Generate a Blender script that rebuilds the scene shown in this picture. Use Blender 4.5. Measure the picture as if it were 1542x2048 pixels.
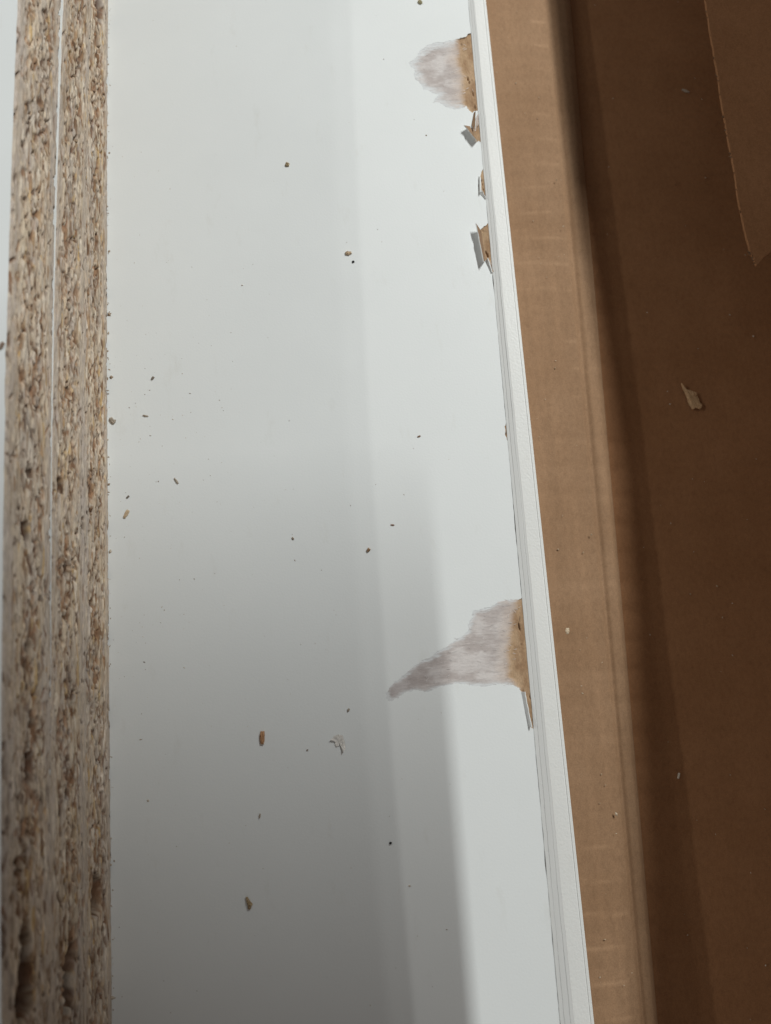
import bpy, bmesh, math, random
import numpy as np
from mathutils import Matrix, Vector

# ---------------------------------------------------------------- scene, camera, light
for o in list(bpy.data.objects):
    bpy.data.objects.remove(o)
scene = bpy.context.scene
COL = scene.collection
rng = np.random.default_rng(11)
random.seed(4)

F = 1539.0                      # focal length in photo pixels (1542 x 2048)
CAM = Vector((0.0, 0.0, 0.200))  # phone held 20 cm above the chipped panel (panel top is z = 0)

def _n(v):
    v = Vector(v); v.normalize(); return v
yc = _n((-621.0, 8884.0, -F))                 # the boards run along world Y
zc = -_n((0.0, -266.6, -F))
xc = yc.cross(zc); xc.normalize()
yc = zc.cross(xc)
W2C = Matrix(((xc.x, yc.x, zc.x), (xc.y, yc.y, zc.y), (xc.z, yc.z, zc.z)))
C2W = W2C.transposed()

cd = bpy.data.cameras.new('Camera')
cam = bpy.data.objects.new('Camera', cd)
COL.objects.link(cam)
cam.matrix_world = Matrix.Translation(CAM) @ C2W.to_4x4()
cd.sensor_fit = 'HORIZONTAL'
cd.sensor_width = 36.0
cd.lens = 36.0 * F / 1542.0
cd.clip_start = 0.005
cd.clip_end = 50.0
cd.dof.use_dof = True
cd.dof.focus_distance = 0.207
cd.dof.aperture_fstop = 17.0
scene.camera = cam

world = bpy.data.worlds.new('World')
scene.world = world
world.use_nodes = True
bg = world.node_tree.nodes['Background']
bg.inputs['Color'].default_value = (1.0, 0.955, 0.93, 1)
bg.inputs['Strength'].default_value = 0.155

def area(name, loc, target, sx, sy, power, color):
    ld = bpy.data.lights.new(name, 'AREA')
    ld.shape = 'RECTANGLE'; ld.size = sx; ld.size_y = sy
    ld.energy = power; ld.color = color
    o = bpy.data.objects.new(name, ld); COL.objects.link(o)
    z = (Vector(loc) - Vector(target)).normalized()
    y = Vector((0, 1, 0)); y = (y - z * y.dot(z)).normalized()
    x = y.cross(z)
    m = Matrix((x, y, z)).transposed().to_4x4()
    o.matrix_world = Matrix.Translation(loc) @ m
    return o
# a strip lamp overhead on the right, its length along the boards; a faint one low on the left
area('tube_lamp', (0.42, 0.50, 0.66), (0.02, 0.05, 0.0), 0.008, 0.30, 6.6, (0.965, 1.0, 0.99))
area('far_lamp', (-1.05, 0.25, 0.80), (0.0, 0.05, 0.0), 0.014, 0.4, 1.7, (1.0, 1.0, 0.97))
area('far_lamp', (-1.05, 0.25, 0.87), (0.0, 0.05, 0.0), 0.03, 0.4, 0.7, (1.0, 1.0, 0.97))

scene.view_settings.view_transform = 'Standard'
scene.view_settings.look = 'None'
scene.view_settings.exposure = 0.0
scene.view_settings.gamma = 1.0
scene.render.engine = 'CYCLES'

# ---------------------------------------------------------------- helpers
def ray(px, py):
    return C2W @ Vector((px - 771.0, 1024.0 - py, -F))
def at(px, py, z=0.0):
    d = ray(px, py)
    return CAM + d * ((z - CAM.z) / d.z)
def at_x(px, py, x):
    d = ray(px, py)
    return CAM + d * ((x - CAM.x) / d.x)
def line_x(p0, p1, z):
    """x as a linear function of y through two photo points lying at height z"""
    a, b = at(*p0, z), at(*p1, z)
    m = (b.x - a.x) / (b.y - a.y)
    return lambda y: a.x + m * (y - a.y)

Y0, Y1 = -0.20, 0.32

def link(name, me, mat=None, parent=None):
    o = bpy.data.objects.new(name, me)
    COL.objects.link(o)
    if mat: me.materials.append(mat)
    if parent: o.parent = parent
    return o
def tag(o, label, cat, group=None):
    o['label'] = label; o['category'] = cat
    if group: o['group'] = group
    return o
def empty(name, loc=(0, 0, 0)):
    o = bpy.data.objects.new(name, None); COL.objects.link(o)
    o.empty_display_size = 0.01
    o.location = loc
    return o
def thing(name, label, cat, group=None):
    return tag(empty(name), label, cat, group)

def fade(t): return t * t * (3 - 2 * t)
def vnoise(u, v, seed):
    """smooth value noise on arrays u, v"""
    r = np.random.default_rng(seed)
    N = 256
    g = r.random((N, N)) * 2 - 1
    iu = np.floor(u).astype(int); iv = np.floor(v).astype(int)
    fu = fade(u - iu); fv = fade(v - iv)
    a = g[iu % N, iv % N]; b = g[(iu + 1) % N, iv % N]
    c = g[iu % N, (iv + 1) % N]; d = g[(iu + 1) % N, (iv + 1) % N]
    return (a * (1 - fu) + b * fu) * (1 - fv) + (c * (1 - fu) + d * fu) * fv
def fbm(u, v, seed, octv=4):
    s = 0; amp = 1.0; tot = 0
    for k in range(octv):
        s = s + amp * vnoise(u * 2 ** k + 17 * k, v * 2 ** k + 5 * k, seed + k)
        tot += amp; amp *= 0.5
    return s / tot
def sstep(a, b, x):
    t = np.clip((x - a) / (b - a), 0, 1); return t * t * (3 - 2 * t)

def grid_mesh(name, P, colors=None, mask=None, smooth=True):
    """P (n, m, 3) points; mask (n-1, m-1) faces kept"""
    n, m, _ = P.shape
    idx = np.arange(n * m).reshape(n, m)
    f = np.stack([idx[:-1, :-1], idx[1:, :-1], idx[1:, 1:], idx[:-1, 1:]], -1)
    f = f.reshape(-1, 4) if mask is None else f[mask]
    V = P.reshape(-1, 3)
    Cc = None if colors is None else colors.reshape(-1, colors.shape[-1])
    if mask is not None:
        used = np.unique(f); remap = np.zeros(n * m, int); remap[used] = np.arange(len(used))
        f = remap[f]; V = V[used]
        if Cc is not None: Cc = Cc[used]
    me = bpy.data.meshes.new(name)
    me.vertices.add(len(V)); me.vertices.foreach_set('co', V.astype(np.float32).ravel())
    me.loops.add(len(f) * 4); me.loops.foreach_set('vertex_index', f.astype(np.int32).ravel())
    me.polygons.add(len(f))
    me.polygons.foreach_set('loop_start', np.arange(0, len(f) * 4, 4, dtype=np.int32))
    me.polygons.foreach_set('loop_total', np.full(len(f), 4, dtype=np.int32))
    me.polygons.foreach_set('use_smooth', np.full(len(f), smooth, dtype=bool))
    me.update(calc_edges=True)
    if Cc is not None:
        at_ = me.color_attributes.new('Col', 'FLOAT_COLOR', 'POINT')
        rgba = np.ones((len(V), 4), np.float32); rgba[:, :3] = Cc
        at_.data.foreach_set('color', rgba.ravel())
    return me

def box_mesh(name, x0, x1, y0, y1, z0, z1, bevel=0.0):
    bm = bmesh.new()
    bmesh.ops.create_cube(bm, size=1.0)
    for v in bm.verts:
        v.co = Vector(((x0 + x1) / 2 + v.co.x * (x1 - x0), (y0 + y1) / 2 + v.co.y * (y1 - y0), (z0 + z1) / 2 + v.co.z * (z1 - z0)))
    if bevel:
        bmesh.ops.bevel(bm, geom=bm.edges[:], offset=bevel, segments=2, affect='EDGES')
    me = bpy.data.meshes.new(name); bm.to_mesh(me); bm.free()
    return me

def prism_mesh(name, pts, z0, z1):
    """outline pts (x, y) extruded from z0 to z1"""
    bm = bmesh.new()
    top = [bm.verts.new((p[0], p[1], z1)) for p in pts]
    bot = [bm.verts.new((p[0], p[1], z0)) for p in pts]
    n = len(pts)
    ft = bm.faces.new(top); fb = bm.faces.new(bot[::-1])
    for i in range(n):
        j = (i + 1) % n
        bm.faces.new((top[i], bot[i], bot[j], top[j]))
    bmesh.ops.recalc_face_normals(bm, faces=bm.faces[:])
    bmesh.ops.triangulate(bm, faces=[f for f in bm.faces if len(f.verts) > 4], ngon_method='EAR_CLIP')
    me = bpy.data.meshes.new(name); bm.to_mesh(me); bm.free()
    return me

def rough_line(pts, amp, depth, seed):
    r = random.Random(seed)
    out = [Vector(p[:2]) for p in pts]
    a = amp
    for _ in range(depth):
        nw = []
        for p, q in zip(out[:-1], out[1:]):
            d = q - p; L = d.length
            m = (p + q) / 2
            nrm = Vector((-d.y, d.x)) / max(L, 1e-9)
            nw += [p, m + nrm * r.uniform(-1, 1) * min(a, L * 0.3)]
        nw.append(out[-1]); out = nw; a *= 0.55
    return out

# ---------------------------------------------------------------- materials
def new_mat(name):
    m = bpy.data.materials.new(name); m.use_nodes = True
    nt = m.node_tree
    return m, nt, nt.nodes['Principled BSDF']
def nd(nt, t, **kw):
    n = nt.nodes.new(t)
    for k, v in kw.items():
        if k in n.inputs: n.inputs[k].default_value = v
        else: setattr(n, k, v)
    return n
def ramp(nt, fac, stops):
    r = nt.nodes.new('ShaderNodeValToRGB')
    el = r.color_ramp.elements
    while len(el) < len(stops): el.new(0.5)
    for e, (p, c) in zip(el, stops):
        e.position = p; e.color = (*c, 1) if len(c) == 3 else c
    nt.links.new(fac, r.inputs['Fac'])
    return r.outputs['Color']
def objco(nt, scale=(1, 1, 1)):
    tc = nt.nodes.new('ShaderNodeTexCoord')
    mp = nt.nodes.new('ShaderNodeMapping')
    mp.inputs['Scale'].default_value = scale
    nt.links.new(tc.outputs['Object'], mp.inputs['Vector'])
    return mp.outputs['Vector']
def noise(nt, vec, scale, detail=3.0, rough=0.55):
    n = nd(nt, 'ShaderNodeTexNoise', Scale=scale, Detail=detail, Roughness=rough)
    nt.links.new(vec, n.inputs['Vector'])
    return n.outputs['Fac']
def bump(nt, bsdf, h, dist, strength=1.0):
    b = nt.nodes.new('ShaderNodeBump')
    b.inputs['Distance'].default_value = dist; b.inputs['Strength'].default_value = strength
    nt.links.new(h, b.inputs['Height']); nt.links.new(b.outputs['Normal'], bsdf.inputs['Normal'])

def mat_melamine(name, base=(0.79, 0.81, 0.80), rough=0.42, grain=0.00004, gscale=1800):
    m, nt, b = new_mat(name)
    v = objco(nt)
    n1 = noise(nt, v, 22, 4)
    c = ramp(nt, n1, [(0.3, tuple(x * 0.965 for x in base)), (0.7, base)])
    # faint grey smudges and rubbed dust
    v2 = objco(nt, (1, 0.35, 1))
    n2 = noise(nt, v2, 160, 5, 0.7)
    sm = ramp(nt, n2, [(0.60, (1, 1, 1)), (0.80, (0.93, 0.92, 0.90))])
    mx = nd(nt, 'ShaderNodeMix', data_type='RGBA', blend_type='MULTIPLY')
    mx.inputs[0].default_value = 1.0
    nt.links.new(c, mx.inputs[6]); nt.links.new(sm, mx.inputs[7])
    nt.links.new(mx.outputs[2], b.inputs['Base Color'])
    r = ramp(nt, noise(nt, v, 60, 4), [(0.3, (rough - 0.05,) * 3), (0.7, (rough + 0.08,) * 3)])
    nt.links.new(r, b.inputs['Roughness'])
    b.inputs['Specular IOR Level'].default_value = 0.35
    bump(nt, b, noise(nt, v, gscale, 2), grain, 0.6)
    return m
M_MEL = mat_melamine('white_melamine')
M_MELB = mat_melamine('white_melamine_pebbled', (0.84, 0.84, 0.815), 0.42, 0.00012, 1500)
M_BAND = mat_melamine('edge_band_grey', (0.67, 0.67, 0.65), 0.5, 0.00005, 900)

def mat_vcol(name, rough=0.85, bscale=3000, bd=0.0001, vary=0.25, stretch=(1, 1, 1), spec=0.25):
    m, nt, b = new_mat(name)
    a = nt.nodes.new('ShaderNodeVertexColor'); a.layer_name = 'Col'
    v = objco(nt, stretch)
    n = noise(nt, v, bscale, 4, 0.65)
    g = ramp(nt, n, [(0.25, (1 - vary,) * 3), (0.75, (1 + vary * 0.6,) * 3)])
    mx = nd(nt, 'ShaderNodeMix', data_type='RGBA', blend_type='MULTIPLY')
    mx.inputs[0].default_value = 1.0
    nt.links.new(a.outputs['Color'], mx.inputs[6]); nt.links.new(g, mx.inputs[7])
    nt.links.new(mx.outputs[2], b.inputs['Base Color'])
    b.inputs['Roughness'].default_value = rough
    b.inputs['Specular IOR Level'].default_value = spec
    bump(nt, b, n, bd, 0.8)
    return m
M_RAW = mat_vcol('raw_particle_board', 0.8, 2200, 0.00012, 0.30, (1, 0.25, 1))
M_PAPER = mat_vcol('torn_decor_paper', 0.95, 2600, 0.00008, 0.10, (0.5, 1, 1), 0.1)
M_CORE = mat_vcol('exposed_board_core', 0.9, 2600, 0.00015, 0.22, (1, 0.5, 1), 0.15)
M_CHIP = mat_vcol('wood_crumbs', 0.85, 3500, 0.00002, 0.25, (1, 1, 1), 0.2)

def mat_card():
    m, nt, b = new_mat('brown_kraft_cardboard')
    v = objco(nt)
    vf = objco(nt, (1.0, 0.55, 1.0))
    big = noise(nt, v, 45, 4)
    fib = noise(nt, vf, 900, 5, 0.7)
    fine = noise(nt, v, 2600, 3, 0.7)
    c1 = ramp(nt, big, [(0.3, (0.315, 0.186, 0.102)), (0.7, (0.36, 0.220, 0.126))])
    c2 = ramp(nt, fib, [(0.30, (0.88, 0.87, 0.86)), (0.5, (1, 1, 1)), (0.78, (1.10, 1.10, 1.10))])
    c3 = ramp(nt, fine, [(0.30, (0.84, 0.84, 0.84)), (0.72, (1.10, 1.10, 1.10))])
    m1 = nd(nt, 'ShaderNodeMix', data_type='RGBA', blend_type='MULTIPLY'); m1.inputs[0].default_value = 1
    nt.links.new(c1, m1.inputs[6]); nt.links.new(c2, m1.inputs[7])
    m2 = nd(nt, 'ShaderNodeMix', data_type='RGBA', blend_type='MULTIPLY'); m2.inputs[0].default_value = 1
    nt.links.new(m1.outputs[2], m2.inputs[6]); nt.links.new(c3, m2.inputs[7])
    a = nt.nodes.new('ShaderNodeVertexColor'); a.layer_name = 'Col'
    m3 = nd(nt, 'ShaderNodeMix', data_type='RGBA', blend_type='MULTIPLY'); m3.inputs[0].default_value = 1
    nt.links.new(m2.outputs[2], m3.inputs[6]); nt.links.new(a.outputs['Color'], m3.inputs[7])
    nt.links.new(m3.outputs[2], b.inputs['Base Color'])
    b.inputs['Roughness'].default_value = 0.82
    b.inputs['Specular IOR Level'].default_value = 0.25
    bump(nt, b, fib, 0.00006, 0.7)
    return m
M_CARD = mat_card()

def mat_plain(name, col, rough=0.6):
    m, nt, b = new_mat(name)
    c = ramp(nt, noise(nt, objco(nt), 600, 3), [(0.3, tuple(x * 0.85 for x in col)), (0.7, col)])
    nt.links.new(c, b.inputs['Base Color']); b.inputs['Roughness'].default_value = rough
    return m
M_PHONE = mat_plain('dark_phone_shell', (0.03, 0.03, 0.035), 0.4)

def white_vcol(me, c=(1, 1, 1)):
    a = me.color_attributes.new('Col', 'FLOAT_COLOR', 'POINT')
    a.data.foreach_set('color', np.tile(np.array([*c, 1], np.float32), len(me.vertices)))
    return me

# ---------------------------------------------------------------- carton with ledge, fold and low floor
ZL = -0.0280     # ledge the panels lie on
ZF = -0.0335      # low floor of the carton on the right
carton = thing('cardboard_carton', 'brown cardboard carton with a folded rim, running dark along the right side', 'carton')
x_panel_left = -0.34
crease = line_x((1090, 0), (1283, 2048), ZL)
shoulder = line_x((1143, 0), (1319, 2048), ZL - 0.0012)
foot = lambda y: shoulder(y) + 0.0006
ys = np.arange(Y0, Y1, 0.0009)

def flute(y, x, amp):
    ph = 2 * np.pi * (y + 0.05 * x) / 0.0088
    return amp * (0.5 + 0.5 * np.cos(ph)) ** 3
def card_strip(name, prof, zfun_amp, seed, scuff=0.0, parent=carton, tint=(1, 1, 1)):
    """prof(y) -> list of (x, z) cross-section arrays of equal length"""
    P = []
    for y in ys:
        xs, zs = prof(y)
        P.append(np.stack([xs, np.full_like(xs, y), zs], -1))
    P = np.array(P)
    X, Y = P[..., 0], P[..., 1]
    dz = fbm(X * 25, Y * 12, seed) * 0.0007 + fbm(X * 160, Y * 60, seed + 9) * 0.00010 - flute(Y, X, zfun_amp) * (0.4 + 0.6 * (fbm(X * 40, Y * 40, seed + 3) > -0.1))
    P[..., 2] += dz
    t = np.linspace(0, 1, P.shape[1])[None, :] * np.ones_like(X)
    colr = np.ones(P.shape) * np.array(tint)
    if scuff:
        k = (0.5 + 0.5 * np.cos(2 * np.pi * (Y + 0.05 * X) / 0.0088 + np.pi * 0.9)) ** 40
        k *= sstep(0.35, 0.9, t) * sstep(-0.05, 0.45, fbm(X * 90, Y * 25, seed + 5))
        colr = colr + (np.array([0.42, 0.46, 0.50]) * scuff) * k[..., None]
        w = sstep(0.05, 0.5, fbm(X * 300, Y * 10, seed + 6)) * 0.10   # lengthwise rub marks
        colr = colr * (1 + w[..., None])
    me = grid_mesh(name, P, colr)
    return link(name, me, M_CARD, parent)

RC = 0.0022
def prof_ledge(y):
    xa, xb = x_panel_left, float(crease(y))
    xs = np.concatenate([np.linspace(xa, xb - 0.05, 6), np.linspace(xb - 0.049, xb, 60)])
    zs = np.full_like(xs, ZL)
    zs -= 0.0010 * sstep(xb - 0.006, xb, xs)
    return xs, zs
def prof_fold(y):
    xb, xs_, xf = float(crease(y)), float(shoulder(y)), float(foot(y))
    t = np.linspace(0, 1, 34)
    xs = np.concatenate([xb + (xs_ - xb) * t, [xs_ + 0.0004, xs_ + 0.0006, xs_ + 0.0006]])
    z0 = ZL - 0.0010
    # a pressed score line, a nearly flat lip, a rounded shoulder, then straight down to the floor
    za = z0 - 0.0008 * t - 0.0016 * sstep(0.72, 1.1, t) - 0.0008 * np.exp(-((t - 0.22) / 0.14) ** 2)
    zs = np.concatenate([za, [za[-1] - 0.0008, za[-1] - 0.002, ZF - 0.0005]])
    return xs, zs
def prof_floor(y):
    xf = float(foot(y))
    xs = np.linspace(xf, 0.20, 120)
    zs = np.full_like(xs, ZF) + 0.002 * sstep(0.0, 0.02, xs - xf) * 0
    return xs, zs
card_strip('ledge', prof_ledge, 0.00012, 31, 0.6)
card_strip('folded_rim', prof_fold, 0.00012, 31, 0.35)
card_strip('floor_sheet', prof_floor, 0.00030, 31, 0.0, tint=(0.96, 0.78, 0.63))  # darker, redder look of the shaded floor is put into this tint

# unseen carton wall added at the right, its top shaped to place the shadow
def wall_piece(name, x, prof):
    bm = bmesh.new()
    n = len(prof); loops = []
    for dx in (0.0, 0.004):
        loops.append(([bm.verts.new((x + dx, y, ZF - 0.003)) for y, z in prof], [bm.verts.new((x + dx, y, z)) for y, z in prof]))
    for k in range(n - 1):
        bm.faces.new((loops[0][0][k], loops[0][0][k + 1], loops[0][1][k + 1], loops[0][1][k]))
        bm.faces.new((loops[1][0][k + 1], loops[1][0][k], loops[1][1][k], loops[1][1][k + 1]))
        bm.faces.new((loops[0][1][k], loops[0][1][k + 1], loops[1][1][k + 1], loops[1][1][k]))
    for k in (0, n - 1):
        bm.faces.new((loops[0][0][k], loops[0][1][k], loops[1][1][k], loops[1][0][k]))
    bmesh.ops.recalc_face_normals(bm, faces=bm.faces[:])
    me = bpy.data.meshes.new(name); bm.to_mesh(me); bm.free()
    return link(name, white_vcol(me), M_CARD, carton)
WALL_X = 0.150
wall_piece('shade_wall', WALL_X, [(Y0, 0.176), (-0.06, 0.164), (0.02, 0.143), (0.10, 0.124), (0.190, 0.111), (0.192, 0.127), (Y1, 0.127)])

# cut cardboard sheet resting higher, at the upper right
ZS = 0.006
sheet_edge = [(1400, -60), (1411, 0), (1420, 60), (1430, 120), (1444, 205), (1459, 290), (1474, 375), (1487, 445), (1500, 500), (1514, 530)]
ep = [at(px, py, ZS) for px, py in sheet_edge]
ep = rough_line([(p.x, p.y) for p in ep], 0.00022, 6, 5)
a = at(1527, 515, ZS); b_ = at(1560, 492, ZS)
poly = [tuple(p) for p in ep] + [(a.x, a.y), (b_.x, b_.y), (WALL_X - 0.002, b_.y + 0.004), (WALL_X - 0.002, ep[0].y + 0.06), (ep[0].x - 0.004, ep[0].y + 0.06)]
sheet = tag(link('cardboard_sheet', white_vcol(prism_mesh('cardboard_sheet', poly, ZS - 0.0009, ZS), (1.08, 0.92, 0.78)), M_CARD),
            'brown cardboard sheet with a rough cut edge, in the upper right corner', 'cardboard')
# fluffy paper burrs along its cut edge
def burrs(pts, z, n, seed, parent, name, col):
    r = random.Random(seed); V = []; Fc = []
    for i in range(n):
        k = r.randrange(len(pts) - 1); f = r.random()
        p = Vector(pts[k]).lerp(Vector(pts[k + 1]), f)
        L = r.uniform(0.0003, 0.0011); w = r.uniform(0.0002, 0.0006); ang = r.uniform(2.3, 4.0)
        d = Vector((math.cos(ang), math.sin(ang))); q = Vector((-d.y, d.x))
        b0 = len(V)
        for s, l, h in ((-1, -0.4, -0.0002), (1, -0.4, -0.0002), (0.5, 1, 0.0003), (-0.5, 0.9, 0.0004)):
            v = p + q * w * s * 0.5 + d * L * l
            V.append((v.x, v.y, z + h * r.uniform(0.5, 1.5)))
        Fc.append((b0, b0 + 1, b0 + 2, b0 + 3))
    me = bpy.data.meshes.new(name); me.from_pydata(V, [], Fc); me.update()
    a = me.color_attributes.new('Col', 'FLOAT_COLOR', 'POINT')
    a.data.foreach_set('color', np.tile(np.array([*col, 1], np.float32), len(V)))
    o = link(name, me, M_CHIP, parent); o['kind'] = 'stuff'
    return o
burrs([tuple(p) for p in ep], ZS - 0.0003, 34, 3, sheet, 'paper_burrs', (0.34, 0.235, 0.15))

# ---------------------------------------------------------------- lower white panel, peeking out under the chipped one
ZB = -0.0165
outer = line_x((972, 0), (1189, 2048), ZB)
lower = thing('white_panel', 'white panel lying underneath, showing as a thin bright strip beside the cardboard', 'panel')
def strip_panel(name, xa, xb, z0, z1, mat, parent, bev=0.0006, seg=3):
    bm = bmesh.new()
    vs = []
    for y in (Y0, Y1):
        for x, z in ((xa(y), z0), (xb(y), z0), (xb(y), z1), (xa(y), z1)):
            vs.append(bm.verts.new((x, y, z)))
    for f in ((3, 2, 1, 0), (4, 5, 6, 7), (0, 1, 5, 4), (1, 2, 6, 5), (2, 3, 7, 6), (3, 0, 4, 7)):
        bm.faces.new([vs[i] for i in f])
    bmesh.ops.recalc_face_normals(bm, faces=bm.faces[:])
    es = [e for e in bm.edges if abs(e.verts[0].co.y - e.verts[1].co.y) > 0.1]
    if bev: bmesh.ops.bevel(bm, geom=es, offset=bev, segments=seg, affect='EDGES')
    me = bpy.data.meshes.new(name); bm.to_mesh(me); bm.free()
    for p in me.polygons: p.use_smooth = False
    return link(name, me, mat, parent)
strip_panel('board_face', lambda y: x_panel_left, lambda y: outer(y) - 0.00098, ZB - 0.0105, ZB, M_MELB, lower, 0.0002, 2)
strip_panel('edge_band', lambda y: outer(y) - 0.00097, lambda y: outer(y), ZB - 0.0105, ZB - 0.00012, M_MELB, lower, 0.0002, 3)

# ---------------------------------------------------------------- chipped panel on top
panel = thing('chipped_panel', 'large white laminated panel with torn and chipped right edge, under the wood crumbs', 'panel')
edge_a = line_x((936, 0), (1120, 2048), 0.0)
edge_b = line_x((948.5, 0), (1149, 2048), 0.0)
LAM = 0.00038
def P2(px, py, z=0.0):
    p = at(px, py, z); return (p.x, p.y)

tear1 = [(943, 66), (930, 74), (912, 78), (893, 83), (872, 85), (853, 91), (838, 104), (829, 117), (817, 127), (830, 139), (828, 152), (838, 165), (846, 180), (862, 184), (877, 190), (868, 203), (885, 209), (900, 217), (918, 218), (932, 212), (938, 221), (944, 226), (949, 222)]
tear1b = [(950, 228), (945, 247), (944, 254), (936, 257), (945, 272), (953, 285), (958, 281), (963, 284)]
tear3 = [(966, 338), (961, 352), (958, 362), (957, 382), (962, 390), (971, 399)]
tear4 = [(977, 446), (968, 452), (960, 461), (963, 485), (967, 508), (970, 518), (976, 522), (981, 533), (986, 544)]
tear5 = [(1013, 846), (1009, 853), (1010, 868), (1015, 882)]
tear2 = [(1046, 1196), (1030, 1199), (1012, 1200), (996, 1203), (975, 1215), (962, 1218), (946, 1222), (946, 1235), (938, 1248), (937, 1258), (925, 1272), (905, 1286), (880, 1301), (855, 1318), (838, 1326), (815, 1343), (795, 1361), (780, 1373), (771, 1385), (772, 1398), (783, 1403), (797, 1397), (808, 1386), (820, 1385), (835, 1379), (850, 1384), (868, 1378), (900, 1371), (930, 1369), (950, 1373), (985, 1370), (1015, 1370), (1033, 1373), (1041, 1381), (1046, 1396), (1052, 1420), (1058, 1452), (1069, 1458)]
tears = [tear1, tear1b, tear3, tear4, tear5, tear2]

# outline: right border from far to near, wandering a hair off the edge band, dipping into every tear
border = []
def edge_run(ya, yb, seed):
    n = max(2, int(abs(ya - yb) / 0.0008))
    yy = np.linspace(ya, yb, n)
    w = 0.00003 + 0.00013 * sstep(0.05, 0.6, fbm(yy * 90, yy * 0 + seed, 77)) + 0.00004 * vnoise(yy * 900, yy * 0 + 2, 5)
    return [(edge_a(y) - float(k), float(y)) for y, k in zip(yy, w)]
ycur = Y1
for k, t in enumerate(tears):
    pts = [P2(*p) for p in t]
    pts[0] = (edge_a(pts[0][1]) - 0.00004, pts[0][1]); pts[-1] = (edge_a(pts[-1][1]) - 0.00004, pts[-1][1])
    border += edge_run(ycur, pts[0][1] + 0.0001, k)
    border += [tuple(p) for p in rough_line(pts, 0.00035 if k in (0, 5) else 0.0002, 3, 100 + k)]
    ycur = pts[-1][1] - 0.0001
border += edge_run(ycur, Y0, 9)
outline = border + [(x_panel_left, Y0), (x_panel_left, Y1)]
link('laminate', prism_mesh('laminate', outline, -LAM, 0.0), M_MEL, panel)

# board core below the laminate
strip_panel('core', lambda y: x_panel_left, lambda y: edge_a(y) - 0.0001, -0.0160, -0.0011,
            None, panel, 0.0)
core_o = [o for o in panel.children if o.name.startswith('core')][0]
core_o.data.materials.append(M_CORE)
a_ = core_o.data.color_attributes.new('Col', 'FLOAT_COLOR', 'POINT')
a_.data.foreach_set('color', np.tile(np.array([0.42, 0.27, 0.15, 1], np.float32), len(core_o.data.vertices)))

# edge band: thin grey tape with glue lines, its height uneven along the run
def band(name, fa, fb, z, mat, seed, parent, tilt=0.0):
    yy = np.arange(Y0, Y1, 0.0006)
    tt = np.array([0, 0, 0.04, 0.30, 0.335, 0.36, 0.60, 0.70, 0.735, 0.77, 0.80, 0.97, 1.0, 1.0])
    zz = np.array([-0.012, -0.0003, 0, 0, -0.00014, 0, 0.00002, 0.00002, -0.00018, -0.00004, -0.00006, -0.00008, -0.0003, -0.012])
    P = np.zeros((len(yy), len(tt), 3))
    wob = 0.00005 * vnoise(yy * 350, yy * 0 + 3, seed)
    for j in range(len(tt)):
        w2 = 0.05 * fbm(yy * 30, yy * 0 + j, seed + 2) if 2 < j < 11 else 0
        P[:, j, 0] = fa(yy) + (fb(yy) - fa(yy)) * np.clip(tt[j] + w2, 0, 1) + wob
        P[:, j, 1] = yy
        dz = zz[j] * (1 if zz[j] < -0.00029 else (0.5 + 0.9 * (0.5 + 0.5 * fbm(yy * 40, yy * 0 + j * 3, seed + 1))))
        P[:, j, 2] = z + dz + tilt * tt[j]
    return link(name, grid_mesh(name, P, None, None, False), mat, parent)
band('edge_band', edge_a, edge_b, -0.00022, M_BAND, 21, panel, 0.00034)

# torn patches: fibrous decor paper thinning out to the brown core near the edge
def in_poly(X, Y, poly):
    inside = np.zeros(X.shape, bool)
    n = len(poly)
    for i in range(n):
        x0, y0 = poly[i]; x1, y1 = poly[(i + 1) % n]
        if y0 == y1: continue
        c = ((y0 > Y) != (y1 > Y)) & (X < (x1 - x0) * (Y - y0) / (y1 - y0) + x0)
        inside ^= c
    return inside
def dist_line(X, Y, pts):
    D = np.full(X.shape, 1e9)
    for (x0, y0), (x1, y1) in zip(pts[:-1], pts[1:]):
        dx, dy = x1 - x0, y1 - y0
        t = np.clip(((X - x0) * dx + (Y - y0) * dy) / (dx * dx + dy * dy + 1e-18), 0, 1)
        D = np.minimum(D, np.hypot(X - x0 - t * dx, Y - y0 - t * dy))
    return D

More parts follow.
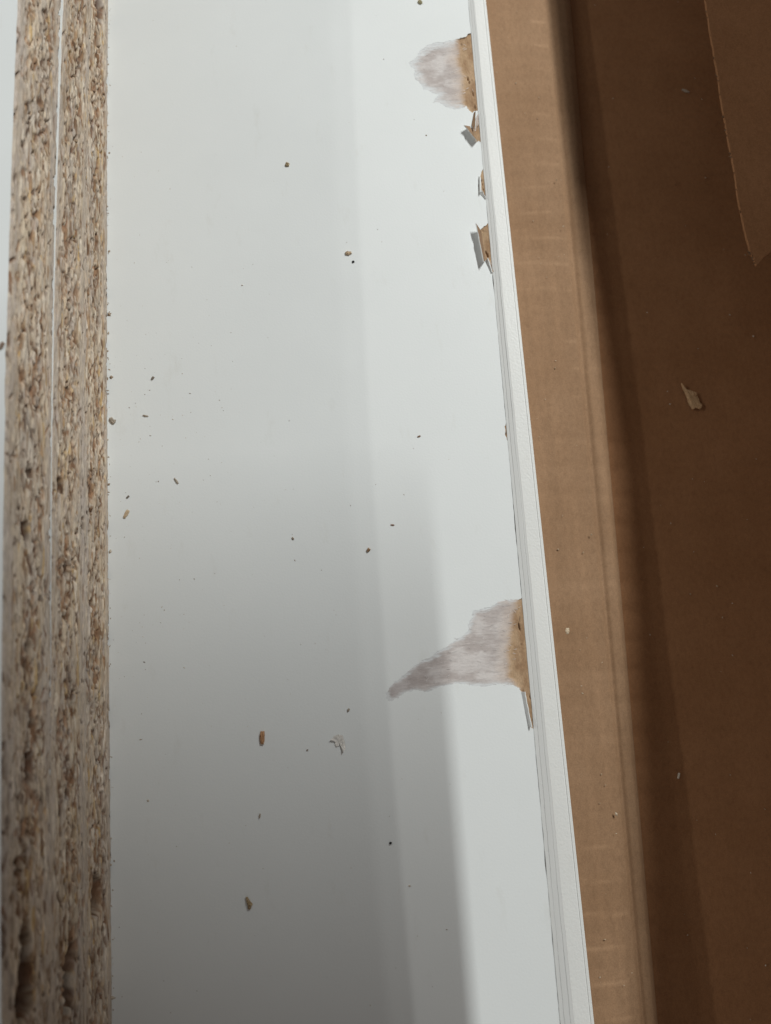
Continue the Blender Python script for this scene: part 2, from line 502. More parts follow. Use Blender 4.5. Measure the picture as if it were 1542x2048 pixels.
def torn_patch(t, brown, seed, soft, pits=(), step=0.00014):
    op = [P2(*p) for p in t]
    bp = [P2(*p) for p in brown] if brown else None
    ax = np.array(op)
    x0, x1 = ax[:, 0].min() - 0.001, ax[:, 0].max() + 0.0012
    y0, y1 = ax[:, 1].min() - 0.001, ax[:, 1].max() + 0.001
    gx = np.arange(x0, x1, step); gy = np.arange(y0, y1, step)
    X, Y = np.meshgrid(gx, gy, indexing='ij')
    D = dist_line(X, Y, op)
    ins = in_poly(X, Y, op + [(edge_a(op[-1][1]) + 0.002, op[-1][1]), (edge_a(op[0][1]) + 0.002, op[0][1])])
    D = np.where(ins, D, -D)
    streak = fbm(X * 220, Y * 900, seed, 4)          # fibres lie across the panel
    blotch = fbm(X * 330, Y * 420, seed + 4, 5)
    if bp is not None:
        Db = dist_line(X, Y, bp); insb = in_poly(X, Y, bp)
        Db = np.where(insb, Db, -Db) + 0.00055 * streak + 0.00045 * blotch
    else:
        Db = D + 1
    k = sstep(-0.0006, 0.0006, Db)                  # 0 on paper, 1 on core
    z = -0.00004 - 0.00012 * sstep(0, 0.005, D) + 0.00006 * streak + 0.00004 * blotch + 0.00003 * fbm(X * 700, Y * 2600, seed + 21, 3)
    zc_ = -0.00036 + 0.00010 * fbm(X * 500, Y * 300, seed + 7) + 0.00006 * fbm(X * 1800, Y * 900, seed + 8)
    z = z * (1 - k) + zc_ * k
    for px, py, L, w, dp in pits:
        cx, cy = P2(px, py)
        g = np.exp(-(((X - cx + 0.12 * (Y - cy)) / w) ** 2 + ((Y - cy) / L) ** 2) ** 1.5)
        z -= dp * g
    z = np.where(D < 0, np.minimum(z, -0.00006) - 0.0003 * sstep(0, 0.0008, -D), z)
    # colours: white print thinning into mauve-grey paper, then brown chips
    wht = np.array([0.70, 0.71, 0.71]); mauve = np.array([0.49, 0.435, 0.41]); mauve2 = np.array([0.66, 0.615, 0.59])
    fine = fbm(X * 700, Y * 2600, seed + 21, 3)
    p = sstep(-0.1, soft, D * 1000 + (0.5 + 0.55 * soft) * (0.6 * streak + 0.6 * fine + 0.25 * blotch))[..., None]
    s = sstep(-0.5, 0.45, streak * 0.35 + blotch * 0.75 + fine * 0.3)[..., None]
    pap = wht * (1 - p) + (mauve * (1 - s) + mauve2 * s) * p
    if bp is not None:
        tail = sstep(0.010, 0.030, -Db)[..., None]          # thinner, greyer paper far out in the tail
        pap = pap * (1 - tail * p) + pap * np.array([0.80, 0.79, 0.80]) * tail * p
        pe = sstep(-0.0050, 0.0, Db + 0.0009 * streak + 0.0006 * blotch)[..., None] * 0.75
        pap = pap * (1 - pe * p) + np.array([0.61, 0.50, 0.42]) * pe * p
    q = sstep(-0.5, 0.5, fbm(X * 600, Y * 260, seed + 11))[..., None]
    br = np.array([0.36, 0.225, 0.13]) * (1 - q) + np.array([0.50, 0.345, 0.215]) * q
    dk = sstep(0.42, 0.62, fbm(X * 900, Y * 260, seed + 13))[..., None]
    br = br * (1 - 0.55 * dk)
    kk = sstep(-0.0017, 0.0006, Db + 0.0004 * fine)[..., None]
    colr = pap * (1 - kk) + br * kk
    Pp = np.stack([X, Y, z], -1)
    fm = lambda A: (A[:-1, :-1] + A[1:, :-1] + A[1:, 1:] + A[:-1, 1:]) / 4
    lim = (fm(D) > -0.0008) & (fm(X) < edge_a(fm(Y)) + 0.00005)
    isc = fm(k) > 0.5
    if (lim & ~isc).sum() > 20: link('torn_paper', grid_mesh('torn_paper', Pp, colr, lim & ~isc), M_PAPER, panel)
    if (lim & isc).sum() > 20: link('exposed_core', grid_mesh('exposed_core', Pp, colr, lim & isc), M_CORE, panel)

def fibres(t, n, seed):
    r = random.Random(seed); poly = [P2(*p) for p in t]
    xs = [p[0] for p in poly]; ys_ = [p[1] for p in poly]
    V = []; Fc = []; k = 0
    pa = np.array(poly)
    while k < n:
        if r.random() < 0.0:                      # most hang on the torn outline
            i = r.randrange(2, len(poly) - 2); q = Vector(poly[i]).lerp(Vector(poly[i + 1]), r.random())
            x, y = q.x + r.uniform(-0.0003, 0.0008), q.y + r.uniform(-0.0004, 0.0004)
        else:
            x, y = r.uniform(min(xs), max(xs)), r.uniform(min(ys_), max(ys_))
            if not in_poly(np.array([x]), np.array([y]), poly)[0]: continue
        k += 1
        a = r.gauss(math.pi, 0.5); L = r.uniform(0.0004, 0.0011); w = r.uniform(0.00003, 0.00006)
        d = Vector((math.cos(a), math.sin(a))); q = Vector((-d.y, d.x)); b0 = len(V); bend = r.uniform(-0.3, 0.3)
        for j in range(4):
            f = j / 3; c = Vector((x, y)) + d * L * f + q * L * bend * f * f
            z = -0.00002 + 0.00008 * math.sin(math.pi * 0.8 * f)
            V += [(c.x + q.x * w, c.y + q.y * w, z), (c.x - q.x * w, c.y - q.y * w, z + 0.00003)]
        for j in range(3): Fc.append((b0 + 2 * j, b0 + 2 * j + 1, b0 + 2 * j + 3, b0 + 2 * j + 2))
    me = bpy.data.meshes.new('paper_fibres'); me.from_pydata(V, [], Fc); me.update()
    me.color_attributes.new('Col', 'FLOAT_COLOR', 'POINT').data.foreach_set('color', np.tile(np.array([0.70, 0.67, 0.65, 1], np.float32), len(V)))
    link('paper_fibres', me, M_PAPER, panel)['kind'] = 'stuff'
fibres(tear1, 40, 7)
fibres(tear2[:33], 90, 8)
torn_patch(tear1, [(932, 40), (918, 72), (919, 105), (920, 125), (927, 145), (929, 165), (927, 185), (929, 203), (937, 215), (943, 228), (975, 235), (965, 50)], 201, 2.6,
           [(936, 156, 0.0006, 0.0002, 0.0007), (938.5, 163, 0.0004, 0.0002, 0.0006), (946, 186, 0.0009, 0.00018, 0.0005), (950, 213, 0.0006, 0.00018, 0.0005), (944, 159, 0.0003, 0.00012, 0.0004)])
torn_patch(tear1b, [(952, 255), (946, 264), (952, 292), (975, 292), (965, 240)], 231, 0.8)
torn_patch(tear3, [(955, 330), (950, 360), (950, 385), (958, 404), (985, 404), (975, 330)], 251, 0.8,
           [(963, 360, 0.0004, 0.00014, 0.0005), (965, 368, 0.0004, 0.00014, 0.0005), (967, 378, 0.0003, 0.00014, 0.0005)])
torn_patch(tear4, [(955, 452), (950, 470), (955, 500), (964, 520), (980, 522), (990, 545), (1010, 540), (990, 440)], 261, 0.8,
           [(966, 461, 0.0004, 0.0003, 0.0003), (975, 510, 0.0007, 0.0003, 0.0007), (972, 504, 0.0005, 0.0002, 0.0005)])
torn_patch(tear5, None, 271, 0.7)
torn_patch(tear2, [(1043, 1196), (1036, 1210), (1030, 1228), (1027, 1250), (1024, 1275), (1021, 1300), (1020, 1330), (1022, 1352), (1030, 1362), (1042, 1376), (1046, 1396), (1054, 1440), (1056, 1470), (1100, 1470), (1070, 1196)], 301, 1.2,
           [(1039, 1254, 0.0011, 0.00016, 0.0009), (1047, 1385, 0.0006, 0.0002, 0.0004), (1060, 1395, 0.0006, 0.0002, 0.0004), (1043, 1290, 0.0003, 0.0002, 0.0002)])

# laminate slivers that were broken loose and stand up at the edge
def lifted(name, hinge, tip, label, th=0.00028, seed=0, curl=0.0):
    """hinge: two photo points on the surface; tip: two (px, py, height) points of the free border"""
    h0, h1 = [at(px, py, 0.0) for px, py in hinge]
    t0, t1 = [at(px, py, z) for px, py, z in tip]
    r = np.random.default_rng(seed)
    n, m = 22, 9
    P = np.zeros((n, m, 3))
    for i in range(n):
        f = i / (n - 1)
        a = np.array(h0.lerp(h1, f)); b = np.array(t0.lerp(t1, f))
        jag = 1 + 0.07 * vnoise(np.array([f * 7.0]), np.array([seed * 1.3]), 40)[0] + 0.05 * vnoise(np.array([f * 23.0]), np.array([seed * 1.3]), 41)[0]
        for j in range(m):
            g = j / (m - 1)
            P[i, j] = a + (b - a) * g * jag + np.array([0, 0, curl * math.sin(math.pi * g)])
    u = (t0 - h0).cross(h1 - h0).normalized()
    if u.z > 0 or True:
        nrm = np.array(u)
    # two skins: the white face and, a hair's breadth behind, the brown back
    Q = P + nrm * th
    white = link(name, grid_mesh(name, P, None), M_MEL, panel)
    if label: white['label'] = label
    cc = np.ones(P.shape) * np.array([0.33, 0.215, 0.135]) * (1 + 0.25 * fbm(P[..., 0] * 900, P[..., 1] * 600, 400 + seed))[..., None]
    link('sliver_back', grid_mesh('sliver_back', Q, cc), M_CORE, white)
    # rim joining the two skins
    rim = np.concatenate([P[:, -1:], Q[:, -1:]], 1)
    e0 = np.stack([P[0], Q[0]], 1); e1 = np.stack([P[-1], Q[-1]], 1)
    for R in (rim, e0, e1):
        link('sliver_rim', grid_mesh('sliver_rim', R, None), M_MEL, white)

lifted('lifted_sliver', [(961, 463), (969, 522)], [(951, 448, 0.0022), (966, 524, 0.0020)], 'long sliver of white laminate standing up at the edge', seed=1)
lifted('lifted_sliver', [(971, 521), (986, 543)], [(975, 516, 0.0010), (984, 545, 0.0004)], None, seed=2)
lifted('lifted_sliver', [(939, 254), (953, 284)], [(928, 252, 0.0016), (951, 281, 0.0017)], 'small broken laminate sliver folded back, brown underside up', seed=3)
lifted('lifted_sliver', [(944, 252), (949, 226)], [(951, 262, 0.0009), (952, 223, 0.0007)], None, seed=4)
lifted('lifted_sliver', [(957, 352), (958, 386)], [(960, 354, 0.0009), (961, 384, 0.0010)], None, seed=5)
lifted('lifted_sliver', [(958, 388), (971, 399)], [(963, 380, 0.0008), (972, 396, 0.0005)], None, seed=6)
lifted('lifted_sliver', [(1042, 1384), (1058, 1454)], [(1049, 1384, 0.0010), (1063, 1455, 0.0011)], 'narrow pale laminate splinter lifted beside the brown gap', seed=7)

# ---------------------------------------------------------------- stack of three raw-edged boards on the left
TH = 0.0170
ZT = [0.0, 0.0170, 0.0340, 0.0540]      # the top board is a thicker one
stack_lines = [((215, 0), (232, 2048), 0.0), ((178, 0), (176, 2048), TH), ((127, 0), (104, 2048), 2 * TH)]
base_x = lambda y: -0.0706 + 0.05 * np.clip(np.asarray(y) - 0.04, 0, 0.2) ** 2
edge_fn = [base_x,
           lambda y: -0.0708 + 0.128 * np.clip(np.asarray(y) - 0.03, 0, 0.17) ** 2,
           lambda y: -0.0711 + 0.115 * np.clip(np.asarray(y) - 0.035, -0.12, 0.16) ** 2]

PAL = np.array([[0.75, 0.645, 0.48], [0.63, 0.53, 0.395], [0.84, 0.765, 0.62], [0.55, 0.45, 0.335], [0.52, 0.45, 0.36], [0.66, 0.585, 0.475],
                [0.37, 0.235, 0.13], [0.68, 0.49, 0.24], [0.25, 0.145, 0.075], [0.52, 0.365, 0.215]])
PW = np.array([0.16, 0.15, 0.12, 0.14, 0.10, 0.10, 0.08, 0.04, 0.05, 0.06]); PW = PW / PW.sum()
def raw_edge(fe, z0, z1, seed, big, parent, top_soft=0.0):
    r = np.random.default_rng(seed)
    sy, sz = 0.00026, 0.00022
    ya_, yb_ = Y0, Y1
    gy = np.arange(ya_, yb_, sy); gz = np.linspace(z0, z1, int(round((z1 - z0) / sz)) + 1)
    n, m = len(gy), len(gz)
    Hh = np.zeros((n, m)); Cc = np.zeros((n, m, 3)); Cc[:] = [0.58, 0.51, 0.43]
    YY, ZZ = np.meshgrid(gy, gz, indexing='ij')
    def stamp(cy, cz, L, w, ang, col, h, alpha, soft=0.25):
        R = max(L, w) * 1.1
        i0, i1 = max(0, int((cy - R - ya_) / sy)), min(n, int((cy + R - ya_) / sy) + 2)
        j0, j1 = max(0, int((cz - R - z0) / sz)), min(m, int((cz + R - z0) / sz) + 2)
        if i1 <= i0 or j1 <= j0: return
        y = YY[i0:i1, j0:j1] - cy; z = ZZ[i0:i1, j0:j1] - cz
        ca, sa = math.cos(ang), math.sin(ang)
        a = (y * ca + z * sa) / L; b = (-y * sa + z * ca) / w
        d = (np.abs(a) ** 2.6 + np.abs(b) ** 2.2) ** 0.42
        k = 1 - sstep(1 - soft, 1 + soft, d)
        ka = (k * alpha)[..., None]
        if col is not None: Cc[i0:i1, j0:j1] = Cc[i0:i1, j0:j1] * (1 - ka) + col * ka
        if h is not None: Hh[i0:i1, j0:j1] = Hh[i0:i1, j0:j1] * (1 - k) + h * k
    zc0 = (z0 + z1) / 2; hz = (z1 - z0) / 2
    N = 10500
    for q in range(N):
        cy = r.uniform(ya_, yb_); cz = r.uniform(z0, z1)
        face = abs(cz - zc0) / hz                      # 1 at the faces: fine dust layer
        fine = face > r.uniform(0.55, 0.85)
        if fine: L = r.uniform(0.0006, 0.0024); w = r.uniform(0.00012, 0.0003)
        else: L = r.uniform(0.0008, 0.0056) * r.uniform(0.4, 1.0); w = r.uniform(0.00016, 0.00062)
        ci = r.choice(len(PAL), p=PW)
        if fine and ci >= 6: ci = r.integers(0, 6)
        col = PAL[ci] * r.uniform(0.86, 1.10) 
        if fine: col = col * 0.55 + np.array([0.57, 0.49, 0.395]) * 0.4
        h = r.normal(0, 0.00006 if fine else 0.00013)
        stamp(cy, cz, L, w, r.normal(0, 0.10), col, h, r.uniform(0.55, 1.0))
    for q in range(2500):                                # voids between the chips, and darker bark in some
        cy = r.uniform(ya_, yb_); cz = zc0 + hz * np.clip(r.normal(0, 0.48), -0.97, 0.97)
        L = abs(r.normal(0.0008, 0.0008)) + 0.0003; w = r.uniform(0.00014, 0.00042)
        col = np.array([0.235, 0.13, 0.07]) * r.uniform(0.35, 1.4)
        stamp(cy, cz, L, w, r.normal(0, 0.28), col, -r.uniform(0.0002, 0.0010), r.uniform(0.6, 1.0), 0.35)
    for q in range(44):                                  # clusters of torn-out brown core
        cy = r.uniform(ya_, yb_); cz = zc0 + hz * r.uniform(-0.5, 0.5)
        for _ in range(9):
            stamp(cy + r.normal(0, 0.0028), cz + r.normal(0, 0.0010), r.uniform(0.0004, 0.0016), r.uniform(0.0003, 0.0007), r.normal(0, 0.4),
                  np.array([0.38, 0.225, 0.125]) * r.uniform(0.6, 1.3), -r.uniform(0.0002, 0.0008), r.uniform(0.4, 0.9), 0.45)
    for (cy, cz, L, w, ang, dep, tone) in big:
        L *= 1.45; w *= 1.45
        for _ in range(11):
            stamp(cy + r.normal(0, L * 0.32), cz + r.normal(0, w * 0.36), L * r.uniform(0.45, 0.8), w * r.uniform(0.45, 0.8), ang + r.normal(0, 0.3),
                  np.array([0.12, 0.062, 0.034]) * (0.5 + 0.5 * tone) * r.uniform(0.5, 1.3), -dep * r.uniform(0.9, 1.3), 0.97, 0.26)
    # saw marks and dust: very fine long lines
    fine_ = fbm(YY * 120, ZZ * 2600, seed + 50, 3)
    Hh += 0.00005 * fine_ + 0.00005 * fbm(YY * 1500, ZZ * 2500, seed + 60, 3)
    Cc *= (1 + 0.09 * fine_ + 0.10 * fbm(YY * 60, ZZ * 200, seed + 70, 3))[..., None]
    gd = sstep(-0.1, 0.5, fbm(YY * 45, ZZ * 260, seed + 80, 3))[..., None] * 0.22
    lum = Cc.mean(-1, keepdims=True)
    Cc = Cc * (1 - gd) + (lum * np.array([1.02, 0.99, 0.97]) * 0.93) * gd
    # crumbling corners
    e = np.minimum(ZZ - z0, z1 - ZZ)
    Hh -= 0.00010 * np.exp(-(e / 0.0002)) * (0.6 + 0.7 * fbm(YY * 500, ZZ * 10, seed + 90))
    X = fe(YY) + Hh
    # the crumbly border turns in over the faces, under the laminate
    X = np.concatenate([X[:, :1] - 0.0009, X, X[:, -1:] - 0.0009], 1)
    YY = np.concatenate([YY[:, :1], YY, YY[:, -1:]], 1); ZZ = np.concatenate([ZZ[:, :1] + 0.00012, ZZ, ZZ[:, -1:] - 0.00012], 1)
    Cc = np.concatenate([Cc[:, :1], Cc, Cc[:, -1:]], 1)
    me = grid_mesh('raw_edge', np.stack([X, YY, ZZ], -1), np.clip(Cc * np.array([0.95, 0.905, 0.90]), 0.01, 0.9), None, True)
    me.flip_normals()
    o = link('raw_edge', me, M_RAW, parent)
    return o
def hole(px, py, L, w, ang, dep, tone, fe):
    x = fe(at(px, py, 0.02).y)
    p = at_x(px, py, x - 0.0)
    return (p.y, p.z, L, w, ang, dep, tone)

labels = ['lowest of three stacked particle boards, raw edge resting on the white panel',
          'middle particle board of the stack, with a white sliver of its face showing',
          'topmost particle board of the stack, raw edge and white top face at left']
bigs = [[(195, 1790, 0.0032, 0.0017, 0.25, 0.0032, 0.75), (187, 605, 0.0007, 0.0005, 0, 0.002, 0.5), (199, 8, 0.0035, 0.0014, 0.1, 0.002, 0.9),
         (183, 1205, 0.0007, 0.0005, 0, 0.0014, 0.6), (183, 985, 0.0012, 0.0005, 0.2, 0.0012, 0.7), (208, 1625, 0.0008, 0.0005, 0.2, 0.0012, 0.7)],
        [(140, 1960, 0.0042, 0.0015, -0.12, 0.0032, 0.6), (148, 1668, 0.0009, 0.0006, 0.4, 0.0016, 0.7), (120, 968, 0.0012, 0.0007, 0.3, 0.0014, 0.9), (132, 1138, 0.0012, 0.0006, 0.4, 0.0013, 0.7)],
        [(55, 1970, 0.0046, 0.0016, -0.2, 0.0030, 0.6), (66, 1440, 0.0016, 0.0008, 0.3, 0.0018, 0.5), (38, 1735, 0.0011, 0.0008, 0.2, 0.0016, 0.5), (60, 945, 0.0010, 0.0007, 0.2, 0.0015, 0.5), (58, 1295, 0.0010, 0.0007, 0.2, 0.0015, 0.5), (60, 1530, 0.0022, 0.0013, 0.0, 0.0015, 0.9), (52, 1060, 0.0018, 0.0010, 0.2, 0.0013, 0.9)]]
for i in range(3):
    fe = edge_fn[i]
    bo = thing('particle_board', labels[i], 'board', 'raw particle boards stacked on the left')
    z0, z1 = ZT[i] + 0.00001, ZT[i + 1] - 0.00001
    lt = 0.00006
    big = [hole(*h[:2], *h[2:], fe) for h in bigs[i]]
    raw_edge(fe, z0 + 0.00002, z1 - 0.00002, 500 + 37 * i, big, bo)
    strip_panel('core', lambda y: x_panel_left, lambda y: float(fe(y)) - 0.0045, z0 + lt + 0.00005, z1 - lt - 0.00005, M_PHONE, bo, 0.0)
    cr = [c for c in bo.children if c.name.startswith('core')][0]
    cr.data.materials.clear(); cr.data.materials.append(M_CORE)
    ac = cr.data.color_attributes.new('Col', 'FLOAT_COLOR', 'POINT')
    ac.data.foreach_set('color', np.tile(np.array([0.34, 0.22, 0.13, 1], np.float32), len(cr.data.vertices)))
    for nm, za, zb in (('bottom_laminate', z0, z0 + lt), ('top_laminate', z1 - lt, z1)):
        # saw-chipped border
        yy = np.arange(Y0, Y1, 0.0004)
        bx = fe(yy) - (0.00015 if (i == 1 and nm == 'top_laminate') else 0.00060) + 0.00008 * fbm(yy * 300, yy * 0 + i, 610 + i) - 0.0002 * sstep(0.35, 0.7, fbm(yy * 60, yy * 0, 620 + i))
        pts = [(float(x), float(y)) for x, y in zip(bx, yy)] + [(x_panel_left, Y1), (x_panel_left, Y0)]
        link(nm, prism_mesh(nm, pts, za, zb), M_MEL, bo)

# ---------------------------------------------------------------- crumbs and dust
def chip(name, px, py, pts, th, col, label, z=0.0, cat='wood chip', group='wood crumbs lying on the panels', bend=0.0, seed=0, rise=0.00003):
    """pts: outline in photo pixels around (px, py)"""
    r = random.Random(seed)
    c = at(px, py, z)
    o2 = [P2(px + dx * 0.93, py + dy * 0.93, z) for dx, dy in pts]
    o2 = [(x - c.x, y - c.y) for x, y in o2]
    o2 = rough_line([*o2, o2[0]], 0.0001, 2, seed)[:-1]
    bm = bmesh.new()
    cx = sum(p.x for p in o2) / len(o2); cy = sum(p.y for p in o2) / len(o2)
    R = max((p - Vector((cx, cy))).length for p in o2)
    hgt = lambda x, y: bend * (((x - cx) ** 2 + (y - cy) ** 2) / (R * R))
    ctr = Vector((cx, cy))
    ring0 = [bm.verts.new((p.x, p.y, rise + hgt(p.x, p.y))) for p in o2]
    ring1 = [bm.verts.new((p.x, p.y, rise + th * r.uniform(0.5, 0.8) + hgt(p.x, p.y))) for p in o2]
    ring2 = []
    for p in o2:
        q = ctr + (p - ctr) * 0.6
        ring2.append(bm.verts.new((q.x, q.y, rise + th * r.uniform(0.8, 1.25) + hgt(q.x, q.y))))
    top = bm.verts.new((cx, cy, rise + th))
    n = len(o2)
    for i in range(n):
        j = (i + 1) % n
        bm.faces.new((ring0[i], ring0[j], ring1[j], ring1[i]))
        bm.faces.new((ring1[i], ring1[j], ring2[j], ring2[i]))
        bm.faces.new((ring2[i], ring2[j], top))
    bm.faces.new(ring0[::-1])
    bmesh.ops.recalc_face_normals(bm, faces=bm.faces[:])
    me = bpy.data.meshes.new(name); bm.to_mesh(me); bm.free()
    k = len(me.vertices)
    rr = np.random.default_rng(seed)
    cc = np.ones((k, 4), np.float32); cc[:, :3] = np.array(col) * rr.uniform(0.8, 1.2, (k, 1))
    me.color_attributes.new('Col', 'FLOAT_COLOR', 'POINT').data.foreach_set('color', cc.ravel())
    o = link(name, me, M_CHIP)
    o.location = c
    return tag(o, label, cat, group)

TAN = (0.60, 0.46, 0.31); BRN = (0.30, 0.17, 0.085); GRY = (0.42, 0.36, 0.29); DRK = (0.26, 0.22, 0.18); CRM = (0.62, 0.50, 0.36)
def bar(L, w, ang):
    a = math.radians(ang); d = (math.cos(a), math.sin(a)); q = (-d[1], d[0])
    return [(d[0] * s * L / 2 + q[0] * t * w / 2, d[1] * s * L / 2 + q[1] * t * w / 2) for s, t in ((-1, -0.8), (-0.3, -1.05), (0.4, -0.95), (1, -0.7), (1.02, 0.6), (0.3, 1.0), (-0.4, 1.05), (-1, 0.75))]
chip('wood_chip', 225, 842, [(-6, -6), (-1, -8), (3, -2), (8, -2), (7, 3), (3, 7), (-3, 4), (-6, -1)], 0.0006, GRY, 'dark kidney-shaped crumb touching the foot of the board stack', seed=1)
chip('wood_chip', 253, 1028, bar(19, 7, 116), 0.0004, TAN, 'slanted tan wood sliver just below the dark crumb beside the stack', seed=2)
chip('wood_chip', 353, 962, bar(14, 4, 55), 0.0003, GRY, 'thin grey splinter alone on the white panel, right of the tan sliver', seed=3)
chip('wood_chip', 305.5, 757, bar(8, 5, 130), 0.0003, DRK, 'tiny dark fleck, uppermost of the specks near the stack', seed=4)
chip('wood_chip', 291, 832, bar(12, 3.2, 8), 0.0002, GRY, 'tiny horizontal sliver right of the kidney-shaped crumb', seed=5)
chip('wood_chip', 575, 330, bar(8, 7, 20), 0.0006, (0.52, 0.42, 0.27), 'small tan crumb alone high on the white panel', seed=6)
chip('wood_chip', 697, 507, [(-7, -2), (-2, -4), (6, -3), (7, 1), (2, 4), (-6, 3)], 0.0006, TAN, 'flat tan chip beside a black dot, upper middle of the panel', seed=7)
chip('wood_chip', 706.5, 524, bar(5, 4.5, 0), 0.0003, (0.05, 0.05, 0.05), 'black dot directly under the flat tan chip', seed=8)
chip('wood_chip', 737, 1100, bar(8, 6.5, 130), 0.0006, (0.42, 0.28, 0.17), 'small brown crumb near the shadow line in the panel middle', seed=9)
chip('wood_chip', 525, 1475, bar(28, 9.5, 92), 0.0007, (0.46, 0.26, 0.14), 'straight reddish-brown bar of wood left of the white curl', seed=10)
chip('wood_chip', 499, 1806, [(-8, -13), (-3, -13), (1, -5), (7, 3), (4, 8), (2, 13), (-3, 12), (-5, 0)], 0.0007, (0.40, 0.30, 0.18), 'ragged olive-brown chip, lowest on the white panel', seed=11)
chip('wood_chip', 519.5, 1632, bar(10, 3.6, 100), 0.0003, GRY, 'thin grey fleck between the brown bar and the ragged chip', seed=12)
chip('wood_chip', 781, 1686, bar(5, 4.6, 0), 0.0004, (0.02, 0.02, 0.02), 'black round speck on the shadow line low on the panel', seed=13)
chip('wood_chip', 840, 5, bar(9, 7, 40), 0.0005, (0.42, 0.38, 0.24), 'olive crumb at the top border above the upper torn patch', seed=14)
chip('wood_chip', 256, 994, bar(7, 3.4, 130), 0.0003, DRK, 'tiny dark fleck right above the slanted tan sliver', seed=15)
chip('wood_chip', 785, 1050, bar(8, 3, 5), 0.0002, (0.28, 0.17, 0.12), 'tiny reddish fleck above right of the small brown crumb', seed=16)
chip('wood_chip', 838, 873, bar(7, 3, 160), 0.0002, (0.30, 0.20, 0.14), 'faint tan fleck on the bright part of the panel, mid height', seed=17)
chip('wood_chip', 586, 1077, bar(6, 4, 60), 0.0003, GRY, 'tiny grey speck left of the small brown crumb', seed=18)
chip('wood_chip', 697, 1420, bar(8, 4, 120), 0.0003, GRY, 'small grey fleck just above the white curl', seed=19)
chip('wood_chip', 4, 692, bar(16, 7, 115), 0.0004, (0.30, 0.22, 0.17), 'blurred brown chip on the top board at the left border', z=ZT[3] - 0.00003, seed=20)
chip('wood_chip', 1134, 1262, bar(13, 8, 96), 0.0005, (0.72, 0.60, 0.44), 'cream square chip on the lit cardboard beside the lower tear', z=ZL - 0.0005, group='crumbs lying on the cardboard', seed=21, rise=0.0003)
chip('wood_chip', 1385, 799, [(-28, -32), (-19, -20), (-8, -18), (2, -14), (7, -9), (12, 6), (17, 15), (13, 23), (4, 20), (-3, 23), (-9, 14), (-13, 0), (-21, -16)], 0.0007, (0.58, 0.38, 0.21), 'leaf-shaped flake lying on the dark cardboard', z=ZF, group='crumbs lying on the cardboard', seed=22, rise=0.0006, bend=0.0006)
chip('wood_chip', 1356, 1551, bar(13, 4, 100), 0.0003, (0.85, 0.78, 0.66), 'pale upright splinter on the dark cardboard, lower right', z=ZF, group='crumbs lying on the cardboard', seed=23, rise=0.0004)
chip('wood_chip', 1370, 184, bar(16, 4, 20), 0.0003, (0.45, 0.38, 0.30), 'pale fibre on the dark cardboard left of the cut sheet', z=ZF, group='crumbs lying on the cardboard', seed=24, rise=0.0004)

# curled white shaving
chip('laminate_shaving', 675, 1484, [(-15, -5), (-8, -12), (3, -17), (11, -15), (15, -3), (17, 14), (13, 21), (9, 8), (6, -5), (3, -1), (4, 8), (-1, 10), (-5, 3), (-7, -2)], 0.00025, (0.80, 0.77, 0.72),
     'small curled white laminate shaving on the shaded panel', cat='shaving', group=None, seed=40, bend=0.0007)

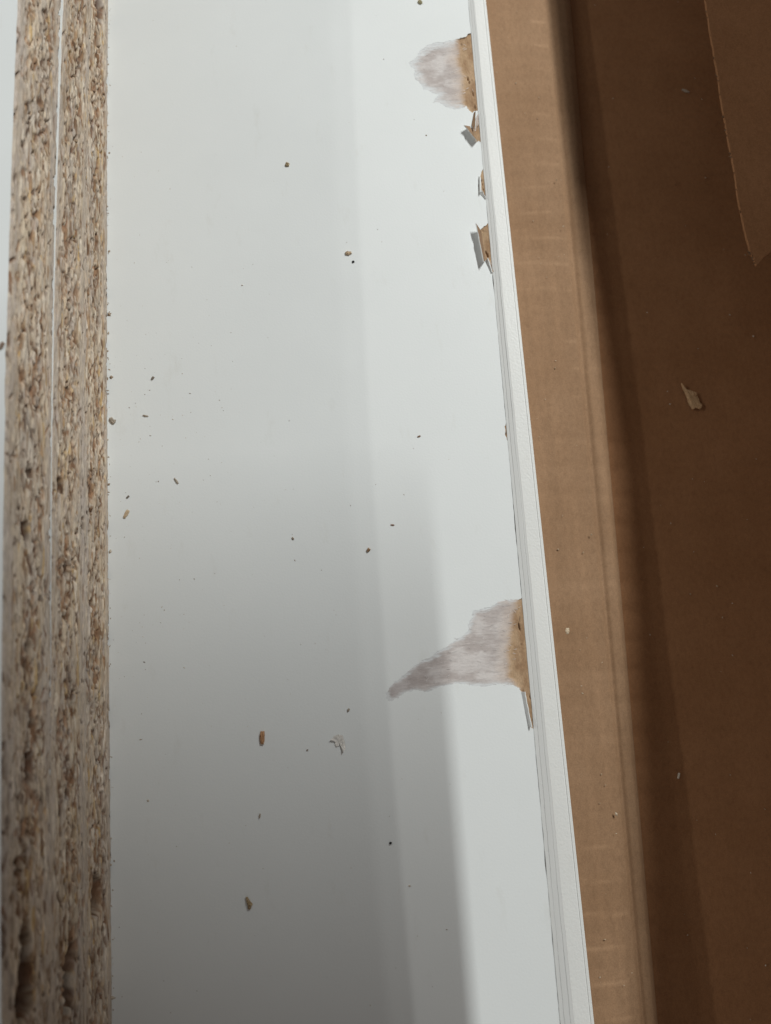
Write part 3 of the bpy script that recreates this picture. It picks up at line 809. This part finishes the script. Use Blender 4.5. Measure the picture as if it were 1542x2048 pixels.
# uncountable dust
def dust(name, n, sampler, size, cols, seed, label):
    r = random.Random(seed); V = []; Fc = []; cl = []
    for i in range(n):
        x, y, z = sampler(r)
        L = r.uniform(*size) * (2.2 if r.random() < 0.15 else 1); w = L * r.uniform(0.3, 0.9); a = r.uniform(0, math.pi)
        d = Vector((math.cos(a), math.sin(a))); q = Vector((-d.y, d.x)); h = w * 0.5
        col = random.Random(seed * 7 + i).choice(cols)
        b0 = len(V)
        for s, t in ((-1, 0), (0, -1), (1, 0), (0, 1)):
            p = d * L / 2 * s * r.uniform(0.7, 1.2) + q * w / 2 * t * r.uniform(0.7, 1.2)
            V.append((x + p.x, y + p.y, z + 0.00002))
        V.append((x, y, z + h)); 
        for k in range(4): Fc.append((b0 + k, b0 + (k + 1) % 4, b0 + 4))
        cl += [col] * 5
    me = bpy.data.meshes.new(name); me.from_pydata(V, [], Fc); me.update()
    cc = np.ones((len(V), 4), np.float32); cc[:, :3] = np.array(cl)
    me.color_attributes.new('Col', 'FLOAT_COLOR', 'POINT').data.foreach_set('color', cc.ravel())
    o = link(name, me, M_CHIP); o['kind'] = 'stuff'; o['label'] = label; o['category'] = 'dust'
    return o
def on_panel(r):
    if r.random() < 0.62:
        px = 225 + abs(r.gauss(0, 130)); py = r.gauss(1000, 330)
    else:
        px = r.uniform(235, 1000); py = r.uniform(0, 2040)
    if px > 930: px = r.uniform(240, 900)
    p = at(px, py, 0); return p.x, p.y, 0.0
dust('sawdust', 300, on_panel, (0.00010, 0.00038), [(0.45, 0.40, 0.35), GRY, (0.50, 0.42, 0.33), (0.30, 0.26, 0.22), (0.60, 0.53, 0.44)], 31, 'fine sawdust specks scattered over the white panel')
def at_foot(r):
    y = r.uniform(Y0, 0.22); return base_x(y) + abs(r.gauss(0, 0.0004)), y, 0.0
dust('edge_crumbs', 130, at_foot, (0.0002, 0.0008), [(0.45, 0.36, 0.27), (0.36, 0.27, 0.19), (0.52, 0.45, 0.36)], 32, 'fine crumbs along the foot of the board stack')
def on_floor(r):
    y = r.uniform(-0.12, 0.26); x = r.uniform(foot(y) + 0.004, WALL_X - 0.01); return x, y, ZF + 0.0008
dust('cardboard_fibres', 90, on_floor, (0.0002, 0.0008), [(0.55, 0.46, 0.35), (0.40, 0.30, 0.2), (0.62, 0.55, 0.45)], 33, 'pale paper fibres scattered over the dark cardboard')
def on_ledge(r):
    y = r.uniform(-0.12, 0.26); x = r.uniform(outer(y) + 0.001, crease(y)); return x, y, ZL + 0.0002
dust('ledge_fibres', 70, on_ledge, (0.0002, 0.0007), [(0.62, 0.50, 0.36), (0.5, 0.38, 0.26), (0.7, 0.6, 0.46)], 34, 'pale fibres scattered over the lit cardboard ledge')

# ---------------------------------------------------------------- unseen phone slab above the view, sized and shifted to shade the lower half
ph = thing('phone', 'dark unseen phone slab, added above the panels to shade their near half', 'phone')
link('phone_shade_slab', box_mesh('phone_shade_slab', -0.030, 0.1415, 0.036, 0.144, 0.2035, 0.2115, 0.003), M_PHONE, ph)
